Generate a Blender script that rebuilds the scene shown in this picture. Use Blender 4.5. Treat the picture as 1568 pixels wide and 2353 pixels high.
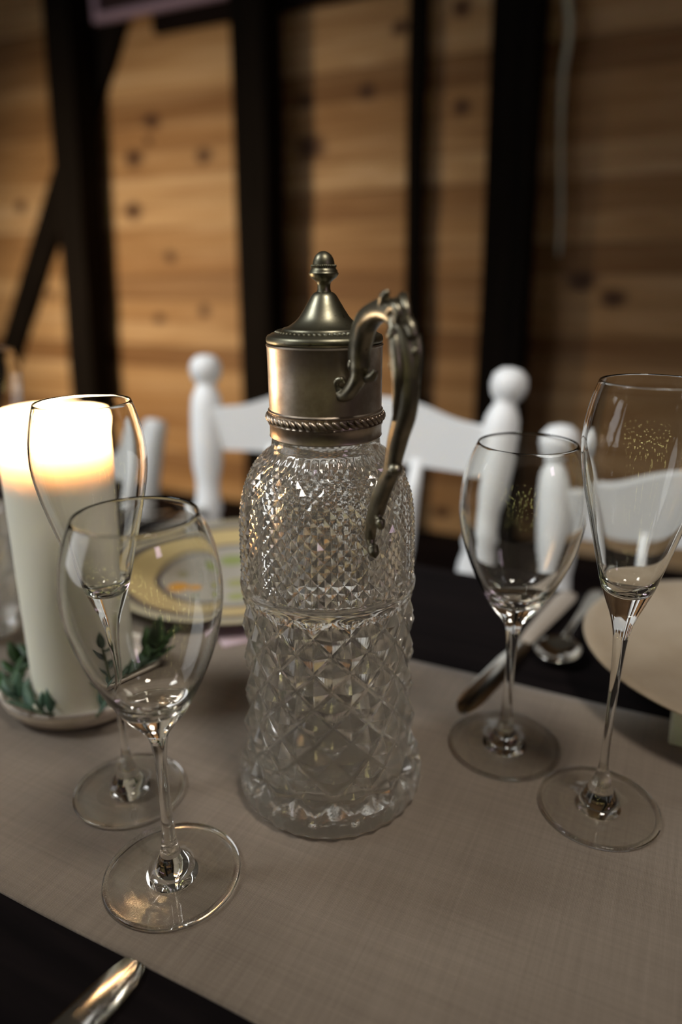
import bpy, bmesh, math, random
from math import sin, cos, pi, radians, sqrt
from mathutils import Vector, Matrix, Euler

random.seed(7)
for o in list(bpy.data.objects):
    bpy.data.objects.remove(o, do_unlink=True)
SC = bpy.context.scene
COL = SC.collection
TZ = 0.75            # height of the table top

# ------------------------------------------------------------------ camera
cam_data = bpy.data.cameras.new('camera')
cam = bpy.data.objects.new('camera', cam_data)
COL.objects.link(cam)
SC.camera = cam
pitch, roll, yaw = radians(18.7), radians(-0.4), radians(116.5)
Fv = Vector((cos(yaw)*cos(pitch), sin(yaw)*cos(pitch), -sin(pitch)))
R0 = Vector((sin(yaw), -cos(yaw), 0))
U0 = R0.cross(Fv)
Rv = R0*cos(roll) + U0*sin(roll)
Uv = U0*cos(roll) - R0*sin(roll)
M = Matrix((Rv, Uv, -Fv)).transposed().to_4x4()
M.translation = Vector((0, 0, TZ + 0.29))
cam.matrix_world = M
cam_data.sensor_fit = 'VERTICAL'
cam_data.sensor_height = 36
cam_data.lens = 1640*36/2353
cam_data.clip_start = 0.01
cam_data.dof.use_dof = True
cam_data.dof.focus_distance = 0.352
cam_data.dof.aperture_fstop = 2.7

# ------------------------------------------------------------------ world, lights, exposure
SC.view_settings.view_transform = 'Standard'
SC.view_settings.look = 'None'
SC.view_settings.gamma = 1
SC.view_settings.use_curve_mapping = False
SC.view_settings.exposure = 0.0
SC.cycles.max_bounces = 24
SC.cycles.transmission_bounces = 24
SC.cycles.glossy_bounces = 8
SC.cycles.diffuse_bounces = 3
SC.cycles.transparent_max_bounces = 8
SC.cycles.caustics_reflective = True
SC.cycles.caustics_refractive = True
SC.cycles.blur_glossy = 0.3
SC.cycles.sample_clamp_indirect = 40
SC.cycles.use_denoising = True

world = bpy.data.worlds.new('barn_dusk')
SC.world = world
world.use_nodes = True
bg = world.node_tree.nodes['Background']
bg.inputs[0].default_value = (1.0, 0.86, 0.68, 1)
bg.inputs[1].default_value = 0.036


def aim(o, target):
    d = Vector(target) - o.location
    o.rotation_euler = d.to_track_quat('-Z', 'Y').to_euler()


def lamp(name, typ, loc, power, color, size=0.1, target=None, size_y=None):
    d = bpy.data.lights.new(name, typ)
    d.energy = power
    d.color = color
    if typ == 'AREA':
        d.size = size
        if size_y:
            d.shape = 'RECTANGLE'
            d.size_y = size_y
    else:
        d.shadow_soft_size = size
    o = bpy.data.objects.new(name, d)
    COL.objects.link(o)
    o.location = loc
    if target:
        aim(o, target)
    return o


# hanging lamp over the table, candles further along the table, an added cool fill low on the left
pend = lamp('pendant_lamp', 'SPOT', (0.36, 0.02, TZ+1.55), 50, (1.0, 0.93, 0.84), 0.15, (-0.20, 0.50, TZ))
pend.data.spot_size = radians(62)
pend.data.spot_blend = 1.0
pend2 = lamp('pendant_lamp', 'SPOT', (-1.30, -0.20, TZ+1.45), 118, (0.93, 0.97, 1.0), 0.30, (-0.33, 0.80, TZ+0.05))
pend2.data.spot_size = radians(42)
pend2.data.spot_blend = 0.8
lant = lamp('table_lantern', 'SPOT', (-1.95, 0.32, TZ+0.18), 88, (1.0, 0.75, 0.48), 0.06, (-1.52, 1.85, TZ+0.02))
lant.data.spot_size = radians(80)
lant.data.spot_blend = 1.0
lamp('cool_fill', 'AREA', (-1.75, -0.55, TZ+0.35), 5.5, (0.95, 0.96, 1.0), 1.2, (-0.25, 0.4, TZ+0.1), 0.9)  # added fill panel, placed to brighten the left of the silver collar
lamp('party_lamp', 'AREA', (1.5, -0.3, TZ+0.9), 1.2, (0.95, 0.70, 0.95), 0.25, (-0.2, 0.4, TZ+0.1))


# ------------------------------------------------------------------ helpers
def tag(o, label=None, cat=None, group=None, kind=None):
    if label:
        o['label'] = label
    if cat:
        o['category'] = cat
    if group:
        o['group'] = group
    if kind:
        o['kind'] = kind
    return o


def empty(name, loc, rotz=0.0):
    o = bpy.data.objects.new(name, None)
    COL.objects.link(o)
    o.location = loc
    o.rotation_euler = (0, 0, rotz)
    o.empty_display_size = 0.02
    return o


def obj(name, verts, faces, mat, parent=None, smooth=True, flat=None):
    me = bpy.data.meshes.new(name)
    me.from_pydata([tuple(v) for v in verts], [], faces)
    me.materials.append(mat)
    if smooth:
        me.polygons.foreach_set('use_smooth', [True]*len(me.polygons))
        if flat:
            for i in flat:
                me.polygons[i].use_smooth = False
    me.update()
    o = bpy.data.objects.new(name, me)
    COL.objects.link(o)
    if parent:
        o.parent = parent
    return o


class MB:
    """collects shapes into one mesh"""
    def __init__(self):
        self.v, self.f = [], []

    def add(self, v, f):
        n = len(self.v)
        self.v += [Vector(a) for a in v]
        self.f += [tuple(i+n for i in q) for q in f]

    def lathe(self, prof, n=48, closed=False, c=(0, 0, 0), axis=None):
        v, f, rings = [], [], []
        for r, z in prof:
            if r < 1e-6:
                rings.append([len(v)])
                v.append(Vector((0, 0, z)))
            else:
                rings.append(list(range(len(v), len(v)+n)))
                v += [Vector((r*cos(2*pi*k/n), r*sin(2*pi*k/n), z)) for k in range(n)]
        for a, b in zip(rings, rings[1:] + ([rings[0]] if closed else [])):
            if len(a) == 1 and len(b) == 1:
                continue
            for k in range(n):
                k2 = (k+1) % n
                if len(a) == 1:
                    f.append((a[0], b[k2], b[k]))
                elif len(b) == 1:
                    f.append((a[k], a[k2], b[0]))
                else:
                    f.append((a[k], a[k2], b[k2], b[k]))
        m = Matrix.Translation(c)
        if axis is not None:
            m = m @ Vector(axis).to_track_quat('Z', 'Y').to_matrix().to_4x4()
        self.add([m @ p for p in v], f)

    def box(self, lo, hi, bev=0.0, m=None):
        bm = bmesh.new()
        bmesh.ops.create_cube(bm, size=1)
        lo, hi = Vector(lo), Vector(hi)
        for p in bm.verts:
            p.co = Vector((lo[i] + (p.co[i]+0.5)*(hi[i]-lo[i]) for i in range(3)))
        if bev:
            bmesh.ops.bevel(bm, geom=bm.edges[:], offset=bev, segments=2, profile=0.5, affect='EDGES')
        bm.verts.index_update()
        vs = [p.co.copy() for p in bm.verts]
        if m:
            vs = [m @ p for p in vs]
        self.add(vs, [[p.index for p in q.verts] for q in bm.faces])
        bm.free()

    def ball(self, c, r, seg=10, rings=7, m=None):
        prof = [(0 if i in (0, rings) else sin(pi*i/rings), -cos(pi*i/rings)) for i in range(rings+1)]
        k = MB()
        k.lathe(prof, seg)
        r = Vector(r) if hasattr(r, '__len__') else Vector((r, r, r))
        vs = [Vector((p.x*r.x, p.y*r.y, p.z*r.z)) for p in k.v]
        if m:
            vs = [m @ p for p in vs]
        self.add([p + Vector(c) for p in vs], k.f)

    def sweep(self, pts, n=12, sub=6, up=(0, 1, 0), shape=None, cap=True):
        """pts: (x,y,z,ra,rb): ra in the plane normal to `up`, rb along `up`"""
        P = [Vector(p[:3]) for p in pts]
        W = [Vector((p[3], p[4], 0)) for p in pts]

        def cr(a, b, c, d, t):
            return 0.5*((2*b) + (c-a)*t + (2*a-5*b+4*c-d)*t*t + (3*b-a-3*c+d)*t*t*t)
        C, S = [], []
        for i in range(len(P)-1):
            i0, i3 = max(i-1, 0), min(i+2, len(P)-1)
            for s in range(sub):
                t = s/sub
                C.append(cr(P[i0], P[i], P[i+1], P[i3], t))
                S.append(W[i].lerp(W[i+1], t*t*(3-2*t)))
        C.append(P[-1]); S.append(W[-1])
        up = Vector(up)
        v, f = [], []
        for i, c in enumerate(C):
            tg = (C[min(i+1, len(C)-1)] - C[max(i-1, 0)]).normalized()
            a = tg.cross(up).normalized()
            b = a.cross(tg).normalized()
            for k in range(n):
                th = 2*pi*k/n
                q = shape(th) if shape else 1.0
                v.append(c + a*(cos(th)*S[i].x*q) + b*(sin(th)*S[i].y*q))
        for i in range(len(C)-1):
            for k in range(n):
                k2 = (k+1) % n
                f.append((i*n+k, i*n+k2, (i+1)*n+k2, (i+1)*n+k))
        if cap:
            f.append(tuple(range(n-1, -1, -1)))
            f.append(tuple(range((len(C)-1)*n, len(C)*n)))
        self.add(v, f)

    def build(self, name, mat, parent=None, smooth=True, sharp=None):
        o = obj(name, self.v, self.f, mat, parent, smooth)
        if sharp is not None and smooth:
            o.data.set_sharp_from_angle(angle=radians(sharp))
        return o


def copy_tree(o, parent=None):
    c = o.copy()
    COL.objects.link(c)
    c.parent = parent
    for ch in list(o.children):
        copy_tree(ch, c)
    return c


# ------------------------------------------------------------------ materials
class NT:
    def __init__(self, name):
        self.m = bpy.data.materials.new(name)
        self.m.use_nodes = True
        self.t = self.m.node_tree
        self.b = self.t.nodes['Principled BSDF']
        self.out = self.t.nodes['Material Output']

    def n(self, typ, **kw):
        x = self.t.nodes.new(typ)
        for k, v in kw.items():
            if isinstance(k, str) and k.startswith('i_'):
                key = k[2:]
                x.inputs[int(key) if key.isdigit() else key].default_value = v
            else:
                setattr(x, k, v)
        return x

    def l(self, a, b):
        self.t.links.new(a, b)

    def set(self, **kw):
        for k, v in kw.items():
            self.b.inputs[k.replace('_', ' ')].default_value = v
        return self

    def ramp(self, fac, stops):
        r = self.n('ShaderNodeValToRGB')
        e = r.color_ramp.elements
        while len(e) < len(stops):
            e.new(0.5)
        for q, (p, c) in zip(e, stops):
            q.position = p
            q.color = (*c, 1)
        self.l(fac, r.inputs[0])
        return r.outputs[0]

    def coord(self, scale=(1, 1, 1), kind='Object'):
        if kind == 'World':
            g = self.n('ShaderNodeNewGeometry').outputs['Position']
        else:
            g = self.n('ShaderNodeTexCoord').outputs[kind]
        mp = self.n('ShaderNodeMapping')
        mp.inputs['Scale'].default_value = scale
        self.l(g, mp.inputs[0])
        return mp.outputs[0]

    def noise(self, vec, scale=5, detail=4, rough=0.55, dist=0.0):
        x = self.n('ShaderNodeTexNoise')
        x.inputs['Scale'].default_value = scale
        x.inputs['Detail'].default_value = detail
        x.inputs['Roughness'].default_value = rough
        x.inputs['Distortion'].default_value = dist
        self.l(vec, x.inputs['Vector'])
        return x.outputs[0]

    def mix(self, fac, a, b, mode='MIX'):
        x = self.n('ShaderNodeMix', data_type='RGBA', blend_type=mode)
        for s, v in ((x.inputs[0], fac), (x.inputs[6], a), (x.inputs[7], b)):
            if hasattr(v, 'is_linked') or hasattr(v, 'links'):
                self.l(v, s)
            else:
                s.default_value = v if not isinstance(v, tuple) else (*v, 1)
        return x.outputs[2]

    def math(self, op, a, b=0.0):
        x = self.n('ShaderNodeMath', operation=op)
        for s, v in ((x.inputs[0], a), (x.inputs[1], b)):
            if hasattr(v, 'links'):
                self.l(v, s)
            else:
                s.default_value = v
        return x.outputs[0]

    def bump(self, h, strength=0.3, dist=0.001):
        x = self.n('ShaderNodeBump')
        x.inputs['Strength'].default_value = strength
        x.inputs['Distance'].default_value = dist
        self.l(h, x.inputs['Height'])
        self.l(x.outputs[0], self.b.inputs['Normal'])


def plain(name, col, rough=0.5, metal=0.0, spec=0.5):
    return NT(name).set(Base_Color=(*col, 1), Roughness=rough, Metallic=metal, Specular_IOR_Level=spec)


def mat_glass(name, col=(1, 1, 1), ior=1.5, rough=0.0):
    m = NT(name)
    g = m.n('ShaderNodeBsdfGlass')
    g.inputs['Color'].default_value = (*col, 1)
    g.inputs['Roughness'].default_value = rough
    g.inputs['IOR'].default_value = ior
    m.l(g.outputs[0], m.out.inputs[0])
    return m.m


GLASS = mat_glass('clear_glass', (0.985, 0.985, 0.975), 1.47)


def mat_crystal():
    """old pressed glass: clear, with a milky share added to brighten it"""
    m = NT('pressed_crystal')
    g = m.n('ShaderNodeBsdfGlass')
    g.inputs['Color'].default_value = (0.99, 0.985, 0.97, 1)
    g.inputs['Roughness'].default_value = 0.0
    g.inputs['IOR'].default_value = 1.5
    d = m.n('ShaderNodeBsdfDiffuse')
    d.inputs['Color'].default_value = (0.82, 0.77, 0.68, 1)
    t = m.n('ShaderNodeBsdfTranslucent')
    t.inputs['Color'].default_value = (0.80, 0.77, 0.70, 1)
    a = m.n('ShaderNodeMixShader')
    m.l(d.outputs[0], a.inputs[1]); m.l(t.outputs[0], a.inputs[2])
    b_ = m.n('ShaderNodeMixShader')
    b_.inputs[0].default_value = 0.085  # beige diffuse share stands in for light passing through the clear glass
    m.l(g.outputs[0], b_.inputs[1]); m.l(a.outputs[0], b_.inputs[2])
    m.l(b_.outputs[0], m.out.inputs[0])
    return m.m


CRYSTAL = mat_crystal()


def mat_thin_glass(name, solid):
    """a sheet of glass too thin to bend light: clear with mirror-like grazing edges"""
    m = NT(name)
    tr = m.n('ShaderNodeBsdfTransparent')
    tr.inputs[0].default_value = (0.975, 0.975, 0.965, 1)
    gl = m.n('ShaderNodeBsdfGlossy')
    gl.inputs['Roughness'].default_value = 0.0
    lw = m.n('ShaderNodeLayerWeight')
    lw.inputs[0].default_value = 0.5
    fr = m.n('ShaderNodeMath', operation='MULTIPLY_ADD')
    fr.inputs[1].default_value = 0.90
    fr.inputs[2].default_value = 0.036
    m.l(m.math('POWER', lw.outputs['Facing'], 5.0), fr.inputs[0])
    mx = m.n('ShaderNodeMixShader')
    m.l(fr.outputs[0], mx.inputs[0]); m.l(tr.outputs[0], mx.inputs[1]); m.l(gl.outputs[0], mx.inputs[2])
    g = m.n('ShaderNodeBsdfGlass')
    g.inputs['Color'].default_value = (0.985, 0.985, 0.975, 1)
    g.inputs['Roughness'].default_value = 0.0
    g.inputs['IOR'].default_value = 1.47
    m2 = m.n('ShaderNodeMixShader')
    m2.inputs[0].default_value = solid
    m.l(mx.outputs[0], m2.inputs[1]); m.l(g.outputs[0], m2.inputs[2])
    m.l(m2.outputs[0], m.out.inputs[0])
    return m.m


THIN_FOOT = mat_thin_glass('thin_foot_glass', 0.06)


def mat_metal(name='aged_silver', dim=1.0):
    m = NT(name).set(Metallic=1.0)
    v = m.coord()
    n1 = m.noise(v, 60, 5, 0.6)
    c = m.ramp(n1, [(0.3, (0.25*dim, 0.20*dim + (1-dim)*.03, 0.15*dim)), (0.62, (0.50*dim, 0.42*dim + (1-dim)*.05, 0.34*dim))])
    sp = m.noise(v, 420, 2, 0.5)
    spots = m.ramp(sp, [(0.66, (1, 1, 1)), (0.74, (0.35, 0.3, 0.25))])
    m.l(m.mix(0.08 if dim == 1.0 else 0.8, c, spots, 'MULTIPLY'), m.b.inputs['Base Color'])
    r = m.ramp(n1, [(0.3, (0.44,)*3), (0.7, (0.32,)*3)])
    m.l(r, m.b.inputs['Roughness'])
    m.bump(m.noise(v, 900, 2), 0.04, 0.0004)
    return m.m


SILVER = mat_metal()
TARNISH = mat_metal('tarnished_silver', 0.50)
HANDLE = mat_metal('dark_cast_silver', 0.60)


def mat_linen():
    m = NT('washed_linen').set(Roughness=0.95, Specular_IOR_Level=0.1, Sheen_Weight=0.15)
    v = m.coord()
    slub = m.noise(m.coord((14, 900, 1)), 1, 3, 0.6)
    slub2 = m.noise(m.coord((900, 14, 1)), 1, 3, 0.6)
    warp = m.n('ShaderNodeTexWave', wave_type='BANDS', bands_direction='X', i_Scale=470, i_Distortion=3.2, i_Detail=3)
    warp.inputs['Detail Scale'].default_value = 1.6
    weft = m.n('ShaderNodeTexWave', wave_type='BANDS', bands_direction='Y', i_Scale=470, i_Distortion=3.2, i_Detail=3)
    weft.inputs['Detail Scale'].default_value = 1.6
    m.l(v, warp.inputs[0]); m.l(v, weft.inputs[0])
    h = m.math('ADD', m.math('MULTIPLY', warp.outputs[1], slub), m.math('MULTIPLY', weft.outputs[1], slub2))
    blot = m.noise(v, 9, 3)
    run = m.math('ADD', m.noise(m.coord((9, 420, 1)), 1, 4, 0.7), m.noise(m.coord((420, 9, 1)), 1, 4, 0.7))
    h = m.math('ADD', m.math('MULTIPLY', h, 0.62), m.math('MULTIPLY', m.math('SUBTRACT', run, 0.62), 0.55))
    c = m.ramp(m.math('ADD', m.math('MULTIPLY', h, 0.55), m.math('MULTIPLY', blot, 0.4)),
               [(0.25, (0.140, 0.110, 0.082)), (0.75, (0.270, 0.220, 0.170))])
    m.l(c, m.b.inputs['Base Color'])
    m.bump(h, 0.55, 0.0006)
    return m.m


LINEN = mat_linen()


def mat_darkwood(name, c0, c1, rough=0.5, axis='X', bump=0.15, spec=0.35):
    m = NT(name).set(Roughness=rough, Specular_IOR_Level=spec)
    s = {'X': (2, 40, 40), 'Z': (40, 40, 2), 'Y': (40, 2, 40)}[axis]
    n = m.noise(m.coord(s, 'World'), 1.5, 6, 0.6, 0.6)
    m.l(m.ramp(n, [(0.3, c0), (0.75, c1)]), m.b.inputs['Base Color'])
    m.bump(n, bump, 0.002)
    return m.m


TABLEWOOD = mat_darkwood('ebonised_table_wood', (0.0025, 0.0018, 0.0020), (0.009, 0.0062, 0.0062), 0.75, spec=0.05)
POSTWOOD = mat_darkwood('dark_oak_timber', (0.003, 0.0024, 0.002), (0.013, 0.0095, 0.0075), 0.8, 'Z', 0.4, 0.08)
BEAMWOOD = mat_darkwood('dark_oak_beam', (0.006, 0.0035, 0.0035), (0.016, 0.010, 0.009), 0.8, 'X', 0.4, 0.08)
FLOORWOOD = mat_darkwood('barn_floor_wood', (0.03, 0.02, 0.014), (0.08, 0.055, 0.038), 0.7, 'X')

KNOTS = [(-1.6065, 0.6116, 1.3), (-1.6285, 0.4675, 1.3), (-1.0039, 0.5983, 1.75), (-0.8399, 0.7142, 1.0), (-1.35, 0.603, 1.1),
         (-1.53, 0.705, 1.1), (-1.50, 0.332, 0.85), (-1.385, 0.176, 0.9), (-1.56, 0.147, 0.8), (-0.600, 0.86, 1.0),
         (-0.592, 0.655, 1.0), (-0.275, 0.262, 1.25), (-0.20, 0.225, 1.1), (-1.13, 0.41, 1.0), (-1.015, 0.71, 0.9),
         (-2.11, 0.50, 0.9), (-0.755, 0.838, 0.9), (-1.545, 0.655, 0.6), (-0.66, -0.055, 1.0), (-1.42, -0.24, 1.0), (-0.60, -0.36, 1.0),
         (-2.02, 0.22, 0.8), (0.02, 0.53, 1.0), (-0.05, 0.72, 1.0)]


def mat_pine():
    m = NT('knotty_pine').set(Roughness=0.62, Specular_IOR_Level=0.3)
    g = m.n('ShaderNodeNewGeometry').outputs['Position']
    rnd = m.n('ShaderNodeObjectInfo').outputs['Random']
    off = m.n('ShaderNodeCombineXYZ')
    m.l(m.math('MULTIPLY', rnd, 37.0), off.inputs[0])
    add = m.n('ShaderNodeVectorMath', operation='ADD')
    m.l(g, add.inputs[0]); m.l(off.outputs[0], add.inputs[1])
    mp = m.n('ShaderNodeMapping')
    mp.inputs['Scale'].default_value = (1.1, 1, 17)
    m.l(add.outputs[0], mp.inputs[0])
    grain = m.noise(mp.outputs[0], 1.6, 5, 0.55, 1.0)
    base = m.ramp(grain, [(0.28, (0.33, 0.18, 0.075)), (0.5, (0.47, 0.29, 0.135)), (0.75, (0.62, 0.43, 0.25))])
    tone = m.ramp(rnd, [(0.0, (0.55, 0.47, 0.40)), (0.35, (0.86, 0.80, 0.74)), (0.7, (1.0, 1.0, 1.0)), (1.0, (1.25, 1.36, 1.55))])
    c = m.mix(1.0, base, tone, 'MULTIPLY')
    # knots: dark ovals with a paler halo, each at its own spot on the boards
    mp2 = m.n('ShaderNodeMapping')
    mp2.inputs['Scale'].default_value = (0.72, 0, 1.0)
    m.l(g, mp2.inputs[0])
    wob = m.n('ShaderNodeTexNoise', i_Scale=22.0)
    m.l(g, wob.inputs['Vector'])
    wv = m.n('ShaderNodeVectorMath', operation='MULTIPLY_ADD')
    wv.inputs[1].default_value = (0.025, 0, 0.02)
    m.l(wob.outputs['Color'], wv.inputs[0]); m.l(mp2.outputs[0], wv.inputs[2])
    total = None
    for x, z, s in KNOTS:
        d = m.n('ShaderNodeVectorMath', operation='DISTANCE')
        d.inputs[1].default_value = (x*0.72+0.0125, 0, z+TZ+0.01)
        m.l(wv.outputs[0], d.inputs[0])
        r = m.n('ShaderNodeMapRange', interpolation_type='SMOOTHSTEP')
        r.inputs['From Min'].default_value = 0.008*s
        r.inputs['From Max'].default_value = 0.028*s
        r.inputs['To Min'].default_value = 0.0
        r.inputs['To Max'].default_value = 1.0
        m.l(d.outputs['Value'], r.inputs[0])
        total = r.outputs[0] if total is None else m.math('MULTIPLY', total, r.outputs[0])
    c = m.mix(total, (0.085, 0.038, 0.018), c)
    m.l(c, m.b.inputs['Base Color'])
    m.bump(grain, 0.12, 0.002)
    return m.m


PINE = mat_pine()
WHITEPAINT = plain('white_chair_paint', (0.78, 0.79, 0.79), 0.45).m


def mat_wax():
    m = NT('ivory_wax').set(Base_Color=(0.86, 0.83, 0.70, 1), Roughness=0.45, Specular_IOR_Level=0.35)
    m.b.inputs['Subsurface Weight'].default_value = 1.0
    m.b.inputs['Subsurface Radius'].default_value = (1.0, 0.55, 0.28)
    m.b.inputs['Subsurface Scale'].default_value = 0.008
    v = m.coord((1, 1, 0.4))
    m.bump(m.noise(v, 60, 3), 0.08, 0.001)
    return m.m


WAX = mat_wax()


def mat_shell():
    """wax wall: thin and translucent at the burnt-down rim, thick and opaque lower down"""
    m = NT('candle_wax_wall')
    d = m.n('ShaderNodeBsdfDiffuse')
    d.inputs[0].default_value = (0.86, 0.83, 0.70, 1)
    t = m.n('ShaderNodeBsdfTranslucent')
    xyz = m.n('ShaderNodeSeparateXYZ')
    m.l(m.n('ShaderNodeTexCoord').outputs['Object'], xyz.inputs[0])
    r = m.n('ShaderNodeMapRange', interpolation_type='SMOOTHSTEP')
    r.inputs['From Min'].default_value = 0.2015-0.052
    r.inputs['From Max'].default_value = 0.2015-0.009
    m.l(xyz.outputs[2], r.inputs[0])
    m.l(m.ramp(r.outputs[0], [(0.0, (0.85, 0.36, 0.14)), (0.45, (0.95, 0.55, 0.30)), (0.9, (0.95, 0.78, 0.66))]), t.inputs[0])  # fade of the flame's glow put into the tint, orange below, cream above
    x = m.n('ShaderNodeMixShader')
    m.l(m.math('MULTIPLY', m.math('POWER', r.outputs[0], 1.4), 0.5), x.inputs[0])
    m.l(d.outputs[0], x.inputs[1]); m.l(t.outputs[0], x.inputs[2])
    m.l(x.outputs[0], m.out.inputs[0])
    return m.m


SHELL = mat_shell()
FLAME = NT('candle_flame').set(Base_Color=(0, 0, 0, 1))
FLAME.b.inputs['Emission Color'].default_value = (1.0, 0.72, 0.36, 1)
FLAME.b.inputs['Emission Strength'].default_value = 120
_tr = FLAME.n('ShaderNodeBsdfTransparent')
_em = FLAME.n('ShaderNodeEmission')
_em.inputs[0].default_value = (1.0, 0.72, 0.36, 1)
_em.inputs[1].default_value = 60
_ad = FLAME.n('ShaderNodeAddShader')
FLAME.l(_tr.outputs[0], _ad.inputs[0]); FLAME.l(_em.outputs[0], _ad.inputs[1])
FLAME.l(_ad.outputs[0], FLAME.out.inputs[0])
FLAME = FLAME.m
WICK = plain('charred_wick', (0.01, 0.008, 0.006), 0.9).m


def mat_dish():
    m = NT('streaked_stoneware').set(Roughness=0.4)
    v = m.coord((3, 3, 60))
    n = m.noise(v, 3, 4, 0.6, 0.5)
    m.l(m.ramp(n, [(0.40, (0.26, 0.20, 0.155)), (0.55, (0.74, 0.66, 0.56))]), m.b.inputs['Base Color'])
    return m.m


DISHMAT = mat_dish()


def mat_leaf(name, c0, c1):
    m = NT(name).set(Roughness=0.5)
    n = m.noise(m.coord(), 70, 3)
    m.l(m.ramp(n, [(0.3, c0), (0.7, c1)]), m.b.inputs['Base Color'])
    return m.m


LEAF_DARK = mat_leaf('dark_leaf', (0.014, 0.042, 0.010), (0.045, 0.100, 0.030))
LEAF_BLUE = mat_leaf('sage_leaf', (0.03, 0.085, 0.048), (0.11, 0.185, 0.12))
LEAF_GREY = mat_leaf('grey_green_leaf', (0.03, 0.065, 0.04), (0.08, 0.13, 0.085))
STEMMAT = plain('sprig_stem', (0.08, 0.10, 0.04), 0.7).m


def mat_plate_painted():
    m = NT('painted_earthenware').set(Roughness=0.25)
    xyz = m.n('ShaderNodeSeparateXYZ')
    tc = m.n('ShaderNodeTexCoord').outputs['Object']
    m.l(tc, xyz.inputs[0])
    r = m.math('SQRT', m.math('ADD', m.math('POWER', xyz.outputs[0], 2), m.math('POWER', xyz.outputs[1], 2)))
    rr = m.math('ADD', m.math('MULTIPLY', r, 5.0), m.math('MULTIPLY', m.math('SUBTRACT', m.noise(tc, 30, 2), 0.5), 0.012))
    Y, B, W, P = (0.46, 0.35, 0.16), (0.04, 0.04, 0.055), (0.33, 0.30, 0.245), (0.36, 0.31, 0.21)
    rp = m.ramp(rr, [(0.0, W), (0.355, W), (0.362, B), (0.384, B), (0.39, Y), (0.535, Y), (0.541, B), (0.575, B), (0.582, P), (0.640, P)])
    rp.node.color_ramp.interpolation = 'LINEAR'
    col = rp
    # fruit and leaf motif in the well: soft hand-painted blots
    for (x, y, s, c) in ((-0.027, -0.052, 0.013, (0.55, 0.25, 0.03)), (-0.010, -0.044, 0.010, (0.50, 0.24, 0.04)), (-0.022, 0.025, 0.016, (0.22, 0.26, 0.06)),
                         (0.005, 0.030, 0.012, (0.25, 0.28, 0.07)), (0.014, -0.020, 0.012, (0.26, 0.25, 0.09)), (-0.045, -0.02, 0.008, (0.22, 0.20, 0.10)),
                         (0.03, -0.045, 0.010, (0.24, 0.25, 0.08)), (0.035, 0.01, 0.014, (0.5, 0.27, 0.05)), (0.004, -0.064, 0.006, (0.2, 0.2, 0.12))):
        d = m.n('ShaderNodeVectorMath', operation='DISTANCE')
        d.inputs[1].default_value = (x, y, 0)
        fl = m.n('ShaderNodeVectorMath', operation='MULTIPLY')
        fl.inputs[1].default_value = (1, 1, 0)
        m.l(tc, fl.inputs[0]); m.l(fl.outputs[0], d.inputs[0])
        mr = m.n('ShaderNodeMapRange', interpolation_type='SMOOTHSTEP')
        mr.inputs['From Min'].default_value = s*0.6
        mr.inputs['From Max'].default_value = s*1.1
        m.l(d.outputs['Value'], mr.inputs[0])
        col = m.mix(mr.outputs[0], c, col)
    m.l(col, m.b.inputs['Base Color'])
    return m.m


PLATE_PAINTED = mat_plate_painted()


def mat_plate_tan():
    m = NT('tan_glazed_stoneware').set(Roughness=0.38)
    v = m.coord((1, 1, 1))
    n = m.noise(v, 14, 4, 0.6)
    m.l(m.ramp(n, [(0.3, (0.30, 0.235, 0.16)), (0.7, (0.40, 0.33, 0.245))]), m.b.inputs['Base Color'])
    return m.m


PLATE_TAN = mat_plate_tan()
BLOCKMAT = plain('pale_green_paint', (0.74, 0.80, 0.70), 0.6).m
STEEL = plain('polished_steel', (0.62, 0.60, 0.55), 0.12, 1.0).m
STEEL2 = plain('satin_steel', (0.50, 0.48, 0.43), 0.25, 1.0).m
BONE = plain('pale_handle', (0.34, 0.29, 0.24), 0.4).m
LILAC = plain('lilac_cloth', (0.52, 0.40, 0.44), 0.9).m
LILACPAINT = plain('lilac_frame_paint', (0.42, 0.32, 0.46), 0.6).m
PICTURE = plain('dark_plum_panel', (0.030, 0.012, 0.018), 0.6).m
CORDMAT = plain('pale_cord', (0.72, 0.76, 0.62), 0.6).m
PLASTERDARK = plain('dark_wall_backing', (0.012, 0.009, 0.007), 0.9).m

# ------------------------------------------------------------------ the setting: floor, wall, timbers
WY = 1.85


def structure(name, mb, mat, label, cat, smooth=False):
    o = mb.build(name, mat, None, smooth)
    return tag(o, label, cat, None, 'structure')


b = MB(); b.box((-4.2, -2.2, -0.04), (2.6, WY+0.1, 0.0))
structure('floor', b, FLOORWOOD, 'dark wooden barn floor below the table', 'floor')

b = MB(); b.box((-4.2, WY+0.014, 0.0), (2.6, WY+0.06, 2.75))
wall = structure('wall_back', b, PLASTERDARK, 'barn wall clad with horizontal knotty pine boards', 'wall')
b = MB()
b.box((-0.5, -0.007, -0.5), (0.5, 0.007, 0.5))
plank0 = None
POSTX = [-4.2, -3.0, -1.755, -1.12, -0.445, 0.55, 2.6]
rw = random.Random(11)
z = TZ - 0.423
ci = 0
while z < 2.7:
    cuts = [-4.2] + [x for x in POSTX[1:-1] if rw.random() < 0.55] + [2.6]
    for xa, xb in zip(cuts, cuts[1:]):
        if plank0 is None:
            p = b.build('plank', PINE, wall, False)
            plank0 = p
        else:
            p = plank0.copy()
            COL.objects.link(p)
            p.parent = wall
        p.scale = (xb-xa-0.003, 1.0, 0.0685)
        p.location = ((xa+xb)/2, WY + 0.0005 + rw.uniform(0, 0.004), z+0.035)
        p.rotation_euler = (radians(rw.uniform(-1.5, 2.5)), 0, 0)
    z += 0.070
    ci += 1


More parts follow.
